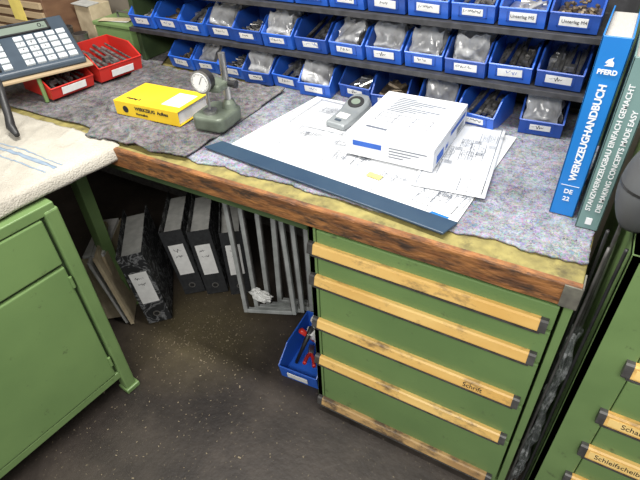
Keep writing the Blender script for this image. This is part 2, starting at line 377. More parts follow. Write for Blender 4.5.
tilt=math.atan2(.012,BH*.52)
labm=[meshof('paper_label',[gbox(-.032,.032,-.0012,0,-.011,.011)],LABEL),meshof('paper_label',[gbox(-.028,.026,-.0012,0,-.009,.009)],LABEL)]
holm=meshof('label_holder',[gbox(-.037,.037,-.0016,.0,-.0145,-.011),gbox(-.037,-.0345,-.0016,0,-.0145,.012),gbox(.0345,.037,-.0016,0,-.0145,.012)],BLUED)
scr=[meshof('handwriting',[xf(gscrib(.026+.004*s,.006+.0008*(s%5),s),Matrix.Translation((-.004+.002*(s%4),0,.002)))],INKB if s%4==3 else INK) for s in range(8)]
def lump(cx,cy,cz,rx,ry,rz_,sd,am=.6,nu=26,nv=16,fr=2.6):
    v=[];f=[]
    for j in range(nv+1):
        for i in range(nu):
            th=2*math.pi*i/nu;ph=math.pi*j/nv
            p=Vector((math.cos(th)*math.sin(ph),math.sin(th)*math.sin(ph),math.cos(ph)))
            q=1+am*noise.noise(p*fr+Vector((sd*3.7,0,0)))-am*.7*abs(noise.noise(p*fr*2.3+Vector((0,sd*2.1,0))))
            v.append((cx+p.x*rx*q,cy+p.y*ry*q,max(.004,cz+p.z*rz_*q)))
    for j in range(nv):
        for i in range(nu): f.append((j*nu+i,j*nu+(i+1)%nu,(j+1)*nu+(i+1)%nu,(j+1)*nu+i))
    return v,f
def heap(seed,w,d,h,kind):
    rnd=random.Random(seed);g=[]
    if kind=='bag':
        for k in range(3):
            cy=d*(.18+.26*k);cz=h*(.58+.16*k);cx=rnd.uniform(-.10,.10)*w
            nu_,nv_=18,13;v=[];f=[];W_=w*.40;H_=h*.55
            a=rnd.uniform(-.5,.5);le=rnd.uniform(.3,1.0)
            for side in (1,-1):
                for j in range(nv_+1):
                    for i in range(nu_+1):
                        u=i/nu_*2-1;t=j/nv_*2-1
                        rg=abs(noise.noise(Vector((u*2.2+seed*3,t*1.2,k))))
                        bul=(1-u*u)**.5*(1-abs(t)**2.2)*.014*side+noise.noise(Vector((u*1.8+seed*3,t*1.8,k+side)))*.012+.012*max(0,.25-rg)
                        x=u*W_+.010*noise.noise(Vector((t*2,k,seed)));z=t*H_+.018*noise.noise(Vector((u*2,k+2,seed)))
                        yy=bul+z*le
                        X=x*math.cos(a)-yy*math.sin(a);Y=x*math.sin(a)+yy*math.cos(a)
                        v.append((max(-w/2+.005,min(w/2-.005,cx+X)),max(.022 if cz+z<h*.5 else -.002,min(d-.006,cy+Y)),max(.004,cz+z)))
            n1=(nu_+1)*(nv_+1)
            for sd in (0,1):
                for j in range(nv_):
                    for i in range(nu_):
                        q=sd*n1+j*(nu_+1)+i;f.append((q,q+1,q+nu_+2,q+nu_+1))
            g.append((v,f))
    elif kind=='long':
        for k in range(9):
            x=-w*.36+w*.72*k/8;z=.012+.010*(k%3);dy=rnd.uniform(-.012,.012)
            g.append(gtube([(x+rnd.uniform(-.008,.008),.032,z+.004),(x,d-.014,z+.022+.012*rnd.random()+abs(dy))],rnd.uniform(.0035,.007),8))
        for k in range(3):
            x=rnd.uniform(-w*.3,w*.3);g.append(gbox(x-.012,x+.012,.05+.03*k,.075+.03*k,.03,.044+.006*k))
    else:
        g.append(gbox(-w/2+.006,w/2-.006,.02,d-.008,.0035,h*.26))
        for k in range(60):
            x=rnd.uniform(-w/2+.016,w/2-.016);y=rnd.uniform(.026,d-.022);z=h*.27+rnd.random()*h*.20*(.4+y/d)
            L_=rnd.uniform(.006,.013) if kind=='nuts' else rnd.uniform(.012,.030)
            rr=rnd.uniform(.003,.005) if kind=='nuts' else rnd.uniform(.0025,.0045)
            if kind=='big': L_=rnd.uniform(.03,.05);rr=rnd.uniform(.004,.010);x*=.5
            if kind=='big' and k>14: break
            a=rnd.uniform(0,6.28);e=rnd.uniform(-.4,.4)
            dr=Vector((math.cos(a)*math.cos(e),math.sin(a)*math.cos(e),math.sin(e)))*L_*.5
            p=Vector((x,y,z));g.append(gtube([p-dr,p+dr],rr,8))
    return g
heaps=[]
for s in range(5): heaps.append(('bagged_parts',meshof('bagged_parts',heap(s,BW,BD,BH*1.0,'bag'),BAG,True),'crumpled clear plastic bags slumped in a blue bin','bagged parts'))
for s,(kd,mt) in enumerate((('pins',PARTS),('big',PARTSL),('long',PARTSL),('long',PARTS),('nuts',BRASS),('big',BRASS),('pins',PARTSL))):
    heaps.append(('metal_parts',meshof('metal_parts',heap(s+10,BW,BD,BH*.95,kd),mt),{'pins':'heap of small steel pins in a blue bin','big':'thick turned metal pieces in a blue bin','long':'long steel rods lying in a blue bin','nuts':'small brownish fittings heaped in a blue bin'}[kd],'metal parts'))
# dark parts underneath the bags, shared by every bagged bin
under=meshof('metal_parts',heap(40,BW,BD,BH*.7,'pins'),PARTS)
def place_bin(x,y,z,group,label,word=None,rz=0,fill=None):
    e=empt('storage_bin',(x,y,z),(0,0,rz));tag(e,label,'storage bin',group)
    put('bin_body',random.choice([bm[0],bm[0],bm[1]]),e)
    put('label_holder',holm,e,(0,.0045,BH*.30),(tilt,0,0))
    put('paper_label',random.choice(labm),e,(random.uniform(-.003,.003),.0042,BH*.30),(tilt,random.uniform(-.06,.06),0))
    if word: text(word,.0115,INK,e,(-.028,.0025,BH*.30),(R(90)+tilt,0,0),name='handwriting')
    else: put('handwriting',random.choice(scr),e,(0,.0028,BH*.30),(tilt,0,0))
    if fill>=0:
        n,me,l,c=heaps[fill]
        h=put(n,me,None,(x,y,z+.003),(0,0,rz));tag(h,l,c,'small parts in the blue bins','stuff')
        if fill<5:
            h=put('metal_parts',under,None,(x,y,z+.0032),(0,0,rz));tag(h,'dark small steel parts beneath clear plastic bags','metal parts','small parts in the blue bins','stuff')
g1,g2,g3='blue bins on the upper shelf','blue bins on the middle shelf','blue bins standing on the bench'
F1=[9,6,8,5,9,0,5,7,2,1,6,8,5]
F2=[7,8,2,3,0,4,8,3,5,1,7,10,6]
for i in range(13):
    x=-.100-.1225*i
    place_bin(x+random.uniform(-.003,.003),1.380,1.1495,g1,'blue plastic storage bin with white label on upper shelf',
              {0:'Unterlag M4',1:'Unterlag M5'}.get(i),fill=F1[i])
for i in range(13):
    x=-.103-.1225*i
    place_bin(x+random.uniform(-.003,.003),1.382+random.uniform(-.008,.004),1.0065,g2,'blue plastic storage bin with white label on middle shelf',
              fill=F2[i],rz=R(random.uniform(-1.5,1.5)))
row3=[-.115,-.290,-.416,-.560,-.690,-.820,-.943,-1.060,-1.180,-1.300,-1.42]
R3=[3,8,2,10,6,1,7,0,5,4,9]
for i,x in enumerate(row3):
    place_bin(x,1.380+[0,-.030,.010,-.012,.012,-.022,0,-.012,0,.006,0][i],.8715,g3,'blue plastic storage bin standing on the felt blanket',
              rz=R([4,-8,2,6,-4,5,-3,2,-2,1,-2][i]),fill=R3[i])
# ------------------------------------------------------------------ red bins
def redbin(x,y,rz,lab,w=.17,d=.23,h=.088):
    e=empt('storage_bin',(x,y,.880),(0,0,rz));tag(e,lab,'storage bin','red bins on the bench')
    mk('bin_body',bin_geo(w,d,h,.55),RED,e)
    mk('paper_label',gbox(-.045,.045,-.003,-.0015,.012,.036),LABEL,e,loc=(0,.003,0),rot=(R(10),0,0))
    mk('handwriting',gscrib(.07,.012,77),INK,e,loc=(0,-.003,.024),rot=(R(10),0,0))
    h_=mk('metal_parts',heap(int(abs(x)*100),w,d,h*1.2,'long'),PARTS,None,(x,y,.883),(0,0,rz));tag(h_,'long dark steel parts piled in a red bin','metal parts','parts in the red bins','stuff')
redbin(-1.590,1.030,R(82),'red plastic bin below the calculator stand',w=.16,d=.20,h=.070)
redbin(-1.555,1.220,R(80),'red plastic storage bin with white label full of parts',w=.175,d=.21,h=.092)
# ------------------------------------------------------------------ calculator and stand
rz=R(66)
st=empt('small_stand',(-1.565,1.10,.868),(0,0,rz));tag(st,'slim wooden board stand on thin green legs','stand')
mk('board',gbox(-.42,.01,-.012,.22,.090,.099),WOODL,st,bevel=.002)
for x,y in ((-.40,.0),(-.40,.2),(-.17,.20),(-.17,0.0)):
    mk('leg',gtube([(x,y+.005,.004),(x,y+.005,.090)],.007,8),GREEN,st)
ca=empt('desk_calculator',(-1.570,1.098,.969),(0,0,rz));tag(ca,'slate blue grey desktop calculator with light keys and tilted display','calculator')
W=.30;Dp=.215
mk('body',[gprism([(0,0),(0,.018),(Dp*.92,.018+Dp*.46),(Dp*.98,.015+Dp*.45),(Dp,0)],-W,0)],GRAYP,ca,bevel=.005)
K=.46/.92
def onface(x,y,z=0):
    n=Vector((0,-K,1)).normalized();return Vector((x,y*.92,.018+y*.92*K))+n*z
ang=math.atan(K)
mk('display',gbox(-.10,.10,-.018,.018,0,.004),LCD,ca,loc=onface(-W/2-.01,.180,.0),rot=(ang,0,0),bevel=.002)
mk('display_frame',[gbox(-.107,.107,-.024,-.018,0,.006),gbox(-.107,.107,.018,.024,0,.006),gbox(-.107,-.10,-.024,.024,0,.006),gbox(.10,.107,-.024,.024,0,.006)],BLK,ca,loc=onface(-W/2-.01,.180,0),rot=(ang,0,0))
text('0.',.028,INK,ca,tuple(onface(-W/2+.06,.180,.0045)),(ang,0,0),name='digits')
keyL=meshof('key',[gbox(-.0135,.0135,-.0100,.0100,0,.007),gbox(-.0115,.0115,-.008,.008,.007,.009)],KEYL);keyD=meshof('key',[gbox(-.0135,.0135,-.010,.010,0,.008)],BLK)
for r_ in range(5):
    for c_ in range(8):
        if c_==2: continue
        put('key',keyD if c_==0 else keyL,ca,onface(-W+.028+c_*.0345,.024+r_*.0275,0),(ang,0,0))
for i,s_ in enumerate(['0','.','=','1','2','3','4','5','6','7','8','9']):
    text(s_,.014,INK,ca,tuple(onface(-W+.028+(i%3+3)*.0345,.024+(i//3)*.0275,.0095)),(ang,0,0),name='key_legend',ax='CENTER')
k=mk('black_hook_tool',[gtube([(-1.61,.805,1.0),(-1.575,.785,.990),(-1.55,.765,.96),(-1.53,.750,.925),(-1.515,.735,.898),(-1.46,.715,.893)],[.009,.010,.012,.012,.014,.008],12)],BLK,smooth=True)
tag(k,'curved black handle of a tool resting on the cloth','tool')
# ------------------------------------------------------------------ stuff in the back corner
bx=empt('wooden_box',(-2.43,1.43,.876));tag(bx,'light slatted wooden box standing on the bench','box')
mk('body',gbox(-.36,.36,-.10,.16,0,.20),WOODB,bx,bevel=.004)
for i in range(5): mk('slat',gbox(-.355,.355,-.112,-.10,.01+i*.038,.035+i*.038),WOODL,bx,bevel=.002)
mk('paper_note',gbox(.16,.24,-.1145,-.1125,.11,.19),NOTE,bx)
b2=empt('paper_box',(-2.15,1.24,.876),(0,0,R(12)));tag(b2,'dusty brown cardboard box on the bench','box')
mk('box_base',gbox(-.12,.12,-.05,.05,0,.06),CARD,b2,bevel=.002);mk('lid',gbox(-.123,.123,-.053,.053,.045,.066),CARD,b2,bevel=.002)
b2=empt('paper_box',(-1.99,1.50,.876),(0,0,R(-6)));tag(b2,'pale tall cardboard carton beside the wooden box','box')
mk('box_base',gbox(-.055,.055,-.05,.05,0,.16),CARD,b2,bevel=.002);mk('flap',gbox(-.056,.056,-.051,.01,.161,.164),LABELG,b2,rot=(R(3),0,0))
gm=empt('sheet_metal_box',(-1.79,1.47,.876));tag(gm,'green metal box with handle beside the rack','metal box')
mk('body',gbox(-.10,.10,-.06,.12,0,.10),GREEN,gm,bevel=.004)
mk('lid',gbox(-.105,.105,-.065,.125,.101,.118),GREEN,gm,bevel=.004)
mk('handle',gtube([(-.04,.02,.118),(-.04,.02,.14),(.04,.02,.14),(.04,.02,.118)],.005,8),STEEL,gm)
ps=empt('paper_stack',(-1.80,1.47,.996),(0,0,R(14)));tag(ps,'loose papers lying on the green metal box','papers')
for i in range(3): mk('paper_sheet',gbox(-.07,.07,-.05,-.006,.0015*i,.0015*i+.001),[LABELG,LABEL,CARD][i],ps,rot=(0,0,R(5*i-4)))
rb=empt('hand_brush',(-1.95,1.24,.878),(0,0,R(35)));tag(rb,'wooden hand brush with dark bristles on the bench','brush')
mk('grip',gbox(-.09,.09,-.02,.02,.022,.042),WOODL,rb,bevel=.006)
mk('bristles',[gtube([(-.08+.01*i,-.014+.009*j,0),(-.08+.01*i,-.014+.009*j,.024)],.004,6) for i in range(17) for j in range(4)],BLK,rb)['kind']='stuff'
for px_,py_,c_,n_ in ((-1.82,1.30,STEEL,'steel'),(-1.87,1.33,YELB,'yellow'),(-1.77,1.34,BLK,'black')):
    e=empt('screwdriver',(px_,py_,.888),(0,0,R(random.uniform(10,60))));tag(e,'screwdriver with '+n_+' handle lying near the red bins','screwdriver')
    mk('handle',gtube([(-.09,0,0),(-.08,0,0),(-.02,0,0),(0,0,0)],[.007,.011,.011,.006],8),c_,e);mk('shaft',gtube([(0,0,0),(.10,0,0)],.003,8),STEEL,e)
for px_,py_,h_,m_,l_ in ((-2.02,1.36,.09,STEELD,'dark steel tin can beside the wooden box'),(-1.945,1.37,.07,STEEL,'short shiny tin can near the metal box')):
    e=empt('tin_can',(px_,py_,.878));tag(e,l_,'can')
    mk('body',gtube([(0,0,0),(0,0,h_)],.030,24),m_,e);mk('rim',gtube([(0,0,h_-.004),(0,0,h_+.001)],.032,24),STEEL,e)
    mk('contents',gtube([(0,0,h_),(0,0,h_+.002)],.027,24),BLK,e)
cb=mk('cable',gtube([(-2.2+.09*i,1.14-.03*math.sin(i*1.3),.885+.02*abs(math.sin(i*.9))) for i in range(5)],.005,8),BLK,smooth=True);tag(cb,'black cable snaking over the bench','cable')
# ------------------------------------------------------------------ yellow folder lying
yb=empt('catalogue_folder',(-1.325,.972,.878),(0,0,R(3)));tag(yb,'yellow cardboard folder lying flat with printed spine','folder')
mk('cover',[gbox(0,.255,0,.003,0,.046),gbox(0,.255,0,.15,.044,.047),gbox(0,.255,0,.15,0,.003)],YELB,yb,bevel=.001)
mk('pages',gbox(.006,.249,.004,.144,.004,.0435),WHITE,yb)
text('WERKZEUG  Aufbau',.015,INK,yb,(.085,-.0005,.031),(R(90),0,0),bold=.0005)
text('Normalien',.011,INK,yb,(.085,-.0005,.014),(R(90),0,0),bold=.0003)
mk('emblem',gtube([(.045,-.0012,.023),(.045,0,.023)],.011,20),INK,yb)
text('Katalog 2',.015,INK,yb,(.03,.03,.0475),(0,0,0),bold=.0004)
mk('title_panel',gbox(.17,.24,.03,.12,.0472,.0478),WHITE,yb)
# ------------------------------------------------------------------ dial gauge stand
dg=empt('dial_gauge_stand',(-.980,1.038,.879),(0,0,R(6)));tag(dg,'grey green cast comparator stand with round dial gauge','measuring tool')
mk('base',gpoly([(-.050+.014,-.046),(.058-.014,-.046),(.058,-.032),(.058,.066),(.044,.08),(-.036,.08),(-.050,.066),(-.050,-.032)],0,.044),CAST,dg,bevel=.010,seg=4)
mk('anvil',gtube([(0,-.008,.044),(0,-.008,.054)],.020,24),STEEL,dg)
mk('column',gtube([(.033,.045,.043),(.033,.045,.205)],.010,16),STEEL,dg)
mk('column_collar',gtube([(.033,.045,.042),(.033,.045,.060),(.033,.045,.070)],[.022,.018,.012],20),CAST,dg,smooth=False)
mk('arm',[gbox(-.01,.043,-.008,.060,.105,.130)],CAST,dg,bevel=.009,seg=3)
mk('clamp_knob',gtube([(.043,.045,.118),(.068,.045,.118)],[.009,.012],12),BLK,dg)
mk('stem',gtube([(0,-.008,.056),(0,-.008,.11)],.0042,10),STEEL,dg)
mk('gauge_body',gtube([(0,-.026,.143),(0,-.002,.143)],.031,32),BLK,dg)
mk('bezel',gtube([(0,-.031,.143),(0,-.025,.143)],.0325,32),STEEL,dg)
mk('dial_face',gtube([(0,-.0325,.143),(0,-.0308,.143)],.0275,32),DIALW,dg)
tk=[]
for i in range(40):
    a=2*math.pi*i/40;r0=.0235 if i%4 else .021
    tk.append(xf(gbox(-.0004,.0004,-.0003,.0003,r0,.0265),Matrix.Translation((0,-.0328,.143))@Matrix.Rotation(a,4,'Y')))
mk('dial_ticks',tk,INK,dg)
mk('needle',xf(gbox(-.0007,.0007,-.0004,.0004,-.005,.021),Matrix.Translation((0,-.0332,.143))@Matrix.Rotation(.5,4,'Y')),INK,dg)
# ------------------------------------------------------------------ drawings
zb=.8735
df=empt('drawing_folder',(-.55,1.1,zb));tag(df,'large drawing folder with dark slate blue clamp bar','drawing folder')
o_=(.55,-1.1,-zb)
mk('clamp_bar',gpoly([(-.922,.920),(-.204,.840),(-.188,.892),(-.898,.970)],zb+.000,zb+.006),NAVY,df,o_,bevel=.002)
mk('sheet',gpoly([(-.872,.955),(-.192,.886),(-.165,1.350),(-.812,1.365)],zb-.0008,zb+.0004),PAPER,df,o_)
def gl(a,b,w,z):
    a=Vector(a);b=Vector(b);d=(b-a).normalized();n=Vector((-d.y,d.x))*w/2
    return [(*(a-n),z),(*(b-n),z),(*(b+n),z),(*(a+n),z)],[(0,1,2,3)]
def drawing(x0,y0,x1,y1,z,seed,n=5):
    rnd=random.Random(seed);g=[]
    def rect(a,b,c,d,ww=.0012):
        return [gl((a,b),(c,b),ww,z),gl((c,b),(c,d),ww,z),gl((c,d),(a,d),ww,z),gl((a,d),(a,b),ww,z)]
    g+=rect(x0+.01,y0+.01,x1-.01,y1-.01,.0016)
    W_=x1-x0;H_=y1-y0
    g+=rect(x1-.01-W_*.33,y0+.01,x1-.01,y0+.01+H_*.16,.0014)
    for i in range(1,5): g.append(gl((x1-.01-W_*.33,y0+.01+H_*.032*i),(x1-.01,y0+.01+H_*.032*i),.0007,z))
    g.append(gl((x1-.01-W_*.2,y0+.01),(x1-.01-W_*.2,y0+.01+H_*.16),.0008,z))
    for k in range(n):
        cx=x0+W_*rnd.uniform(.14,.85);cy=y0+H_*rnd.uniform(.25,.82);a=W_*rnd.uniform(.05,.13);b_=H_*rnd.uniform(.05,.12)
        g+=rect(cx-a,cy-b_,cx+a,cy+b_,.0012)
        g+=rect(cx-a*.7,cy-b_*.75,cx+a*.7,cy+b_*.75,.0007)
        g.append(gl((cx-a*1.2,cy),(cx+a*1.2,cy),.0006,z));g.append(gl((cx,cy-b_*1.3),(cx,cy+b_*1.3),.0006,z))
        for rr in (b_*.6,b_*.3):
            for i in range(24):
                t0=2*math.pi*i/24;t1=2*math.pi*(i+1)/24
                g.append(gl((cx+rr*math.cos(t0),cy+rr*math.sin(t0)),(cx+rr*math.cos(t1),cy+rr*math.sin(t1)),.0010,z))
        g.append(gl((cx-a,cy-b_*1.5),(cx+a,cy-b_*1.5),.0007,z))
        for q in (-a,a): g.append(gl((cx+q,cy-b_*1.6),(cx+q,cy-b_),.0007,z))
        for j in range(3): g.append(gl((cx+a*1.3,cy+b_-j*.006),(cx+a*1.3+.02,cy+b_-j*.006),.0018,z))
    return g
mk('drawing_lines',[xf(q,Matrix.Translation((-.862,.956,0))@Matrix.Rotation(R(-5.8),4,'Z')) for q in drawing(0,.0,.63,.36,zb+.0007,5,11)],INKG,df,o_)
def dsheet(corner,rot,w,h,z,seed,label,mt=None):
    e=empt('technical_drawing',(corner[0],corner[1],z),(0,0,R(rot)));tag(e,label,'paper drawing')
    def hz_(x,y): 
        u=x/w;return .0004+.003*max(0,ns(x,y,7,seed))*(u*(1-u)*4)
    def fn(u,v): return (u*w,v*h,hz_(u*w,v*h))
    s=sheet('paper_sheet',fn,24,18,mt or PAPER,.0004);s.parent=e
    mk('drawing_lines',drawing(0,0,w,h,.0040,seed,6),INKG,e)
    return e
dsheet((-.80,1.150),-4,.30,.20,zb+.001,21,'technical drawing sheet lying on the drawing folder')
dsheet((-.74,.985),3,.24,.17,zb+.0013,27,'small technical drawing overlapping the large sheet',PAPER2)
dsheet((-.50,.945),-8,.30,.21,zb+.0018,22,'white technical drawing with printed outlines',PAPER2)
dsheet((-.335,.985),6,.175,.37,zb+.0065,23,'curled white drawing sheet under the paper box')
mk('blue_marking',gpoly([(-.262,.900),(-.215,.896),(-.205,.935),(-.232,.937)],zb+.0006,zb+.0012),BOOKB,df,o_,label='blue printed corner mark')
n_=mk('sticky_note',gbox(-.020,.020,-.010,.010,0,.0006),NOTE,loc=(-.43,.985,zb+.0066),rot=(0,0,R(-8)));tag(n_,'small yellow sticky note on the drawing','sticky note')
# ------------------------------------------------------------------ paper carton
pb=empt('paper_box',(-.543,1.050,zb+.0110),(0,0,R(1)));tag(pb,'closed white carton with printed blue marks and loose sheet','box')
mk('box_base',gbox(0,.237,0,.292,0,.0615),WHITE,pb,bevel=.0015)
mk('lid_seam',[gbox(-.0004,.2374,-.0004,.2924,.0500,.0507)],LABELG,pb)
mk('paper_sheet',gbox(.014,.206,.030,.278,.0618,.0630),PAPER,pb,rot=(0,0,R(-4)),label='grey white sheet with printed lines')
pl=[gbox(.035,.035+.05+.03*((i*7)%4),.255-i*.011,.2588-i*.011,.0632,.0635) for i in range(9)]
pl+=[gbox(.03,.18,.10+.025*i,.1018+.025*i,.0632,.0635) for i in range(3)]+[gbox(.03+.05*i,.0318+.05*i,.10,.15,.0632,.0635) for i in range(4)]+[gbox(.03,.09,.05,.060,.0632,.0635)]
mk('printed_lines',pl,INKG,pb,rot=(0,0,R(-4)))
mk('blue_print',gbox(.2371,.2376,.14,.275,.034,.046),INKB,pb)
mk('blue_print',gbox(.2371,.2377,.03,.085,.008,.030),INKB,pb)
mk('blue_print',gbox(.02,.10,-.0009,-.0001,.030,.044),INKB,pb)
mk('box_label',gbox(.2371,.2377,.20,.27,.006,.028),LABELG,pb)
text('A4',.020,INKB,pb,(.2376,.10,.019),(R(90),0,R(90)))
mk('printed_lines',[gbox(.2377,.2381,.205,.26-.01*i,.023-.006*i,.0255-.006*i) for i in range(3)],INKG,pb)
mk('printed_lines',[gbox(.12,.22-.02*i,-.0006,-.0001,.040-.008*i,.0425-.008*i) for i in range(4)],INKG,pb)
# ------------------------------------------------------------------ grey wedge instrument
ph=empt('handheld_meter',(-.645,1.175,zb+.0048),(0,0,R(-8)));tag(ph,'small grey wedge shaped device with rounded head','measuring device')
v=[];f=[]
prof=[(0,.030,.014),(.004,.033,.017),(.04,.034,.021),(.08,.035,.028),(.105,.038,.037),(.125,.038,.045),(.142,.033,.048),(.154,.022,.048),(.158,.010,.046)]
for (y,hw,h) in prof:
    v+=[(-hw,y,0),(hw,y,0),(hw,y,h*.8),(hw*.8,y,h),(-hw*.8,y,h),(-hw,y,h*.8)]
for i in range(len(prof)-1):
    for k2 in range(6): f.append((i*6+k2,i*6+(k2+1)%6,(i+1)*6+(k2+1)%6,(i+1)*6+k2))
f.append((5,4,3,2,1,0));e_=(len(prof)-1)*6;f.append(tuple(e_+i for i in range(6)))
mk('body',(v,f),GRAYL,ph,bevel=.002)
a2=math.atan2(.017,.045)
mk('head_window',xf(gtube([(0,0,0),(0,0,.004)],.026,28),Matrix.Diagonal((1,.9,1,1))),BLK,ph,loc=(0,.112,.0385),rot=(a2,0,0))
mk('window_glass',xf(gtube([(0,0,.004),(0,0,.005)],.015,28),Matrix.Diagonal((1,.8,1,1))),LCD,ph,loc=(0,.112,.0385),rot=(a2,0,0))
mk('label_strip',gbox(-.018,.018,-.012,.012,0,.001),LABEL,ph,loc=(0,.045,.0225),rot=(R(10),0,0))
mk('button',gbox(-.010,.010,-.004,.004,0,.003),GRAYP,ph,loc=(0,.018,.0188),rot=(R(7),0,0),bevel=.001)
# ------------------------------------------------------------------ standing books
def book(x0,x1,y0,d,h,cov,lab):
    e=empt('book',((x0+x1)/2,y0,.8715));tag(e,lab,'book','reference books standing on the bench')
    w=(x1-x0)/2
    mk('cover',[gbox(-w,w,0,.004,0,h),gbox(-w,-w+.003,0,d,0,h),gbox(w-.003,w,0,d,0,h)],cov,e,bevel=.001)
    mk('pages',gbox(-w+.0035,w-.0035,.0045,d-.006,.003,h-.010),PAGES,e)
    return e
e=book(-.024,.026,1.030,.215,.380,BOOKB,'thick blue reference book with white spine title')
text('WERKZEUGHANDBUCH',.0188,WHITE,e,(.001,-.0006,.088),(R(90),R(-90),0),bold=.0006)
mk('spine_rule',gbox(-.018,.018,-.0008,-.0002,.0745,.0755),WHITE,e)
text('DE',.014,WHITE,e,(0,-.0006,.060),(R(90),0,0),ax='CENTER',bold=.0003)
text('22',.014,WHITE,e,(0,-.0006,.042),(R(90),0,0),ax='CENTER',bold=.0003)
text('PFERD',.0118,WHITE,e,(.0,-.0012,.318),(R(90),0,0),ax='CENTER',bold=.0005)
mk('emblem',gpoly([(-.008,-.007),(.007,-.007),(.0065,0),(.0025,.004),(.004,.009),(0,.0065),(-.004,.005),(-.008,-.001),(-.0055,-.0025),(-.0025,-.0015),(-.004,-.004)],0,.0006),WHITE,e,loc=(0,-.0004,.336),rot=(R(90),0,0))
e=book(.034,.078,1.000,.215,.360,TEAL,'pale grey teal reference book with white two line spine title')
text('STANZWERKZEUGBAU EINFACH GEMACHT',.0135,WHITE,e,(-.009,-.0006,.045),(R(90),R(-90),0),bold=.0002)
text('DIE MAKING CONCEPTS MADE EASY',.0135,WHITE,e,(.010,-.0006,.045),(R(90),R(-90),0),bold=.0002)
mk('emblem',gbox(-.006,.006,-.0012,-.0003,.012,.028),WHITE,e)
# ------------------------------------------------------------------ rods, hoses beside the bench
def rod(pts,r,mat,name,lab,cat):
    o=mk(name,gtube(pts,r,10),mat,smooth=True);tag(o,lab,cat);return o
def smoothp(pts,n=8):
    P=[Vector(p) for p in pts];P=[P[0]]+P+[P[-1]];out=[]
    for i in range(1,len(P)-2):
        for k in range(n):
            t=k/n;a,b_,c,d=P[i-1],P[i],P[i+1],P[i+2]
            out.append(.5*((2*b_)+(-a+c)*t+(2*a-5*b_+4*c-d)*t*t+(-a+3*b_-3*c+d)*t**3))
    out.append(P[-2]);return out
rod(smoothp([(.095,.945,.0),(.093,.940,.4),(.091,.93,.8),(.089,.925,.93)]),.0035,BLK,'steel_rod','thin black rod standing between bench and cabinet','rod')
rod(smoothp([(.120,.950,.0),(.118,.955,.4),(.117,.985,.8),(.112,1.03,.93)]),.0035,STEEL,'steel_rod','bright steel rod leaning between bench and cabinet','rod')
rod(smoothp([(.088,.852,.0),(.088,.855,.3),(.091,.860,.6),(.096,.87,.93)]),.003,STEELD,'steel_rod','thin dark steel rod beside the drawer cabinet','rod')
rod(smoothp([(.122,.856,.0),(.121,.858,.3),(.119,.858,.6),(.121,.86,.85),(.123,.865,.94)]),.0035,BLK,'cable','black cable hanging beside the green cabinet','cable')
v=[];f=[];nu,nv=22,90
for j in range(nv+1):
    z=.02+.66*j/nv;cx_=.105+.003*math.sin(j*.2);cy_=.895
    for i in range(nu):
        a=2*math.pi*i/nu;r_=.013+.011*noise.noise(Vector((math.cos(a)*1.5,math.sin(a)*1.5,z*16)))+.003*math.sin(a*5+z*40)
        v.append((cx_+math.cos(a)*r_*.8,cy_+math.sin(a)*r_*1.3,z))
for j in range(nv):
    for i in range(nu): f.append((j*nu+i,j*nu+(i+1)%nu,(j+1)*nu+(i+1)%nu,(j+1)*nu+i))
o=mk('plastic_film_roll',(v,f),FILM);tag(o,'crumpled clear plastic film wrapped around thin rods','plastic film')
gq=empt('grey_tool_head',(.125,.935,.953));tag(gq,'rounded grey rubber head resting beside the books','tool')
v=[];f=[];nu,nv=28,18
for j in range(nv+1):
    t=j/nv
    for i in range(nu):
        a=2*math.pi*i/nu;r_=.054*math.sin(math.pi*min(.98,.10+t*.86))**.5
        v.append((math.cos(a)*r_*.9,math.sin(a)*r_*1.1,t*.17))
for j in range(nv):
    for i in range(nu): f.append((j*nu+i,j*nu+(i+1)%nu,(j+1)*nu+(i+1)%nu,(j+1)*nu+i))
f.append(tuple(reversed(range(nu))));f.append(tuple(nv*nu+i for i in range(nu)))
mk('head',(v,f),RUBBER,gq,smooth=True);mk('stem',gtube([(-.018,.01,-.951),(-.018,.0,.01)],.004,10),STEELD,gq)
mk('rib',xf(gtube([(0,0,.085),(0,0,.090)],.0545,28),Matrix.Diagonal((.9,1.1,1,1))),BLK,gq)
# ------------------------------------------------------------------ lever arch files
def lever(x,y,rz,lean=0,back=0,lab='black lever arch file with white spine label',s=1,z=.002,lm=None):
    e=empt('lever_arch_file',(x,y,z),(R(back),R(lean),R(rz)));tag(e,lab,'file folder','lever arch files under the bench')
    w,d,h=.084*s,.285*s,.320*s
    mk('cover',[gbox(0,.003,0,d,0,h),gbox(w-.003,w,0,d,0,h)],MARB,e,bevel=.001)
    mk('spine',[gbox(0,w,-.0005,.003,0,h)],lm or BINDER,e,bevel=.001)
    mk('pages',gbox(.006,w-.012,.012,d-.02,.004,h-.03),LABELG,e)
    mk('spine_label',gbox(.015,w-.015,-.0018,-.0006,.115,.275),LABEL,e)
    mk('finger_ring',gtube([(w/2,-.0025,.05),(w/2,.0,.05)],.014,20),STEEL,e)
    mk('finger_hole',gtube([(w/2,-.003,.05),(w/2,-.0022,.05)],.010,20),BLK,e)
    g=[xf(gscrib(.036,.012,int(abs(x)*1000)),Matrix.Translation((w/2,-.0024,.245))),xf(gscrib(.032,.008,int(abs(y)*1000)),Matrix.Translation((w/2,-.0024,.215)))]
    mk('handwriting',g,INK,e)
lever(-1.345,.830,42,lean=-5,lab='large marbled black and white lever arch file standing forward',z=.010,s=1.14,lm=MARB)
lever(-1.325,1.030,36,lean=-6,z=.011,s=1.08)
lever(-1.240,1.078,36,lean=-4,z=.008,s=1.08)
lever(-1.150,1.128,38,lean=0,lab='dark marbled lever arch file beside the metal frames',z=.002,s=1.06)
o=empt('document_box',(-1.525,.770,.008),(R(-4),R(-2),R(36)));tag(o,'tan cardboard box file full of papers','box')
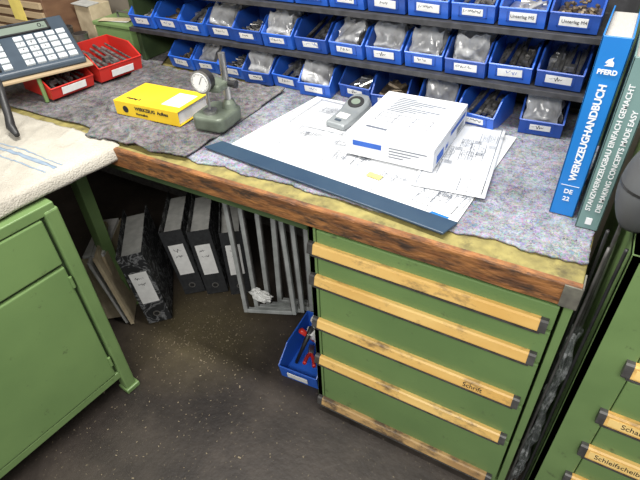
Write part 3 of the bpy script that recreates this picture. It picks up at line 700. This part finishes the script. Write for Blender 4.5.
mk('body',[gbox(0,.09,0,.003,0,.31),gbox(0,.003,0,.28,0,.31),gbox(.087,.09,0,.28,0,.31)],CARD,o)
mk('papers',gbox(.006,.084,.006,.27,.002,.320),LABEL,o)
e=empt('loose_board',(-1.412,.795,.006),(R(-4),R(-8),R(42)));tag(e,'worn pale cardboard panel leaning against the files','board')
mk('panel',gbox(0,.012,0,.27,.002,.35),CARD,e,bevel=.002);mk('panel_edge',gbox(-.001,.013,-.002,.004,.002,.35),CARD,e)
e=empt('loose_board',(-1.436,.790,.006),(R(-4),R(-10),R(41)));tag(e,'thin pale board leaning behind another panel','board')
mk('panel',gbox(0,.008,0,.25,.002,.33),LABELG,e,bevel=.002);mk('panel_edge',gbox(-.001,.009,-.002,.004,.002,.33),LABELG,e)
# ------------------------------------------------------------------ metal frames leaning
def frame(x,y,w,h,rz,lean,ry,lab,z=.003,t=.024):
    e=empt('metal_frame',(x,y,z),(R(lean),R(ry),R(rz)));tag(e,lab,'metal frame','metal frames leaning under the bench')
    for g_ in (gbox(0,t,0,.020,0,h),gbox(w-t,w,0,.020,0,h),gbox(t,w-t,0,.020,0,t),gbox(t,w-t,0,.020,h-t,h)):
        mk('frame_profile',g_,ALU,e,bevel=.0025)
    for g_ in (gbox(t,t+.004,.004,.016,t,h-t),gbox(w-t-.004,w-t,.004,.016,t,h-t)):
        mk('inner_bead',g_,STEELD,e)
frame(-1.020,1.050,.225,.52,18,-11,-6,'thin aluminium window frame leaning under the bench',z=.028,t=.017)
frame(-.995,1.090,.215,.52,17,-10,-5,'thin grey metal frame nested behind another frame',z=.022,t=.017)
frame(-.965,1.130,.205,.53,17,-9,-3,'slim metal frame nested in the stack',z=.013,t=.018)
frame(-.94,1.175,.20,.53,18,-8,-1,'slim metal frame at the back of the stack',z=.006,t=.020)
o=mk('crumpled_paper',[lump(0,0,.05,.05,.022,.024,5,.4)],WFILM,loc=(-.92,1.055,.12),smooth=False);tag(o,'white rag hanging over the metal frames','rag')
# ------------------------------------------------------------------ blue bin on floor with tools
e=empt('storage_bin',(-.650,.872,.002),(0,0,R(4)));tag(e,'blue plastic bin on the floor holding tools','storage bin')
mk('bin_body',bin_geo(.15,.24,.12,.6),BLUE,e)
mk('paper_label',gbox(-.04,.04,-.004,-.001,.03,.055),LABEL,e,loc=(0,.006,0),rot=(R(8),0,0))
o=empt('pliers',(-.655,.975,.065),(R(-20),R(20),R(20)));tag(o,'red handled pliers in the floor bin','pliers')
mk('handle',gtube(smoothp([(0,0,0),(.012,-.035,.0),(.018,-.075,.0)]),.007,10),RED,o,smooth=True)
mk('handle',gtube(smoothp([(0,0,0),(-.012,-.035,.0),(-.018,-.075,.0)]),.007,10),RED,o,smooth=True)
mk('jaws',gprism([(-.01,-.008),(.05,-.004),(.05,.004),(-.01,.008)],-.01,.01),STEEL,o)
for p,q,m_,l_ in (((-.70,.94,.02),(-.672,1.02,.15),BLK,'black file handle in the floor bin'),((-.62,1.04,.03),(-.60,.95,.17),STEEL,'steel punch standing in the floor bin'),((-.66,1.05,.03),(-.70,.99,.15),RED,'red screwdriver handle in the floor bin')):
    o=mk('hand_tool',gtube([p,tuple((Vector(p)+Vector(q))/2),q],[.006,.008,.011],10),m_,smooth=True);tag(o,l_,'tool')
o=mk('crumpled_paper',[lump(0,0,.06,.05,.05,.05,9,.6)],WFILM,loc=(-.645,1.045,.06));tag(o,'white rag stuffed in the floor bin','rag')
g=[];rnd=random.Random(8)
for i in range(760):
    if i<480: x=rnd.gauss(-1.12,.13);y=rnd.gauss(.88,.11)
    else: x=rnd.gauss(-.95,.25);y=rnd.gauss(.62,.30)
    if x>-.56 or x<-1.36 or y>1.2: continue
    s=rnd.uniform(.0007,.0022)*(1.8 if rnd.random()<.06 else 1);g.append(xf(gbox(-s*1.4,s*1.4,-s*.6,s*.6,0,s*.5),Matrix.Translation((x,y,.0005))@Matrix.Rotation(rnd.random()*3,4,'Z')))
o=mk('floor_debris',g,DIRT);tag(o,'scattered pale chips and crumbs on the dirty floor','debris',kind='stuff')
# ------------------------------------------------------------------ lights
def area(n,loc,rot,sx,sy,e,col):
    l=bpy.data.lights.new(n,'AREA');l.shape='RECTANGLE';l.size=sx;l.size_y=sy;l.energy=e;l.color=col
    o=bpy.data.objects.new(n,l);o.location=loc;o.rotation_euler=rot;COL.objects.link(o)
area('ceiling_and_fill_light',(-.7,.80,2.50),(0,0,0),1.6,.15,58,(1,.97,.92))
area('ceiling_and_fill_light',(.1,-.9,2.5),(R(45),0,R(8)),1.8,.5,62,(1,.97,.92))  # added frontal fill from behind the camera, brightens the upright fronts; no real lamp
w=bpy.data.worlds.new('w');sc.world=w;w.use_nodes=True
w.node_tree.nodes['Background'].inputs[0].default_value=(.95,.97,1,1);w.node_tree.nodes['Background'].inputs[1].default_value=.48
# ------------------------------------------------------------------ camera
cam=bpy.data.cameras.new('camera');co=bpy.data.objects.new('camera',cam);COL.objects.link(co);sc.camera=co
cx=Vector((.870,.492,-.038)).normalized();cz=Vector((.404,-.666,.6265));cz=(cz-cx*cz.dot(cx)).normalized();cy=cz.cross(cx)
co.matrix_world=Matrix(((cx.x,cy.x,cz.x,0),(cx.y,cy.y,cz.y,0),(cx.z,cy.z,cz.z,1.54),(0,0,0,1)))
cam.sensor_width=36;cam.lens=28.07;cam.clip_start=.01
sc.view_settings.view_transform='Standard'
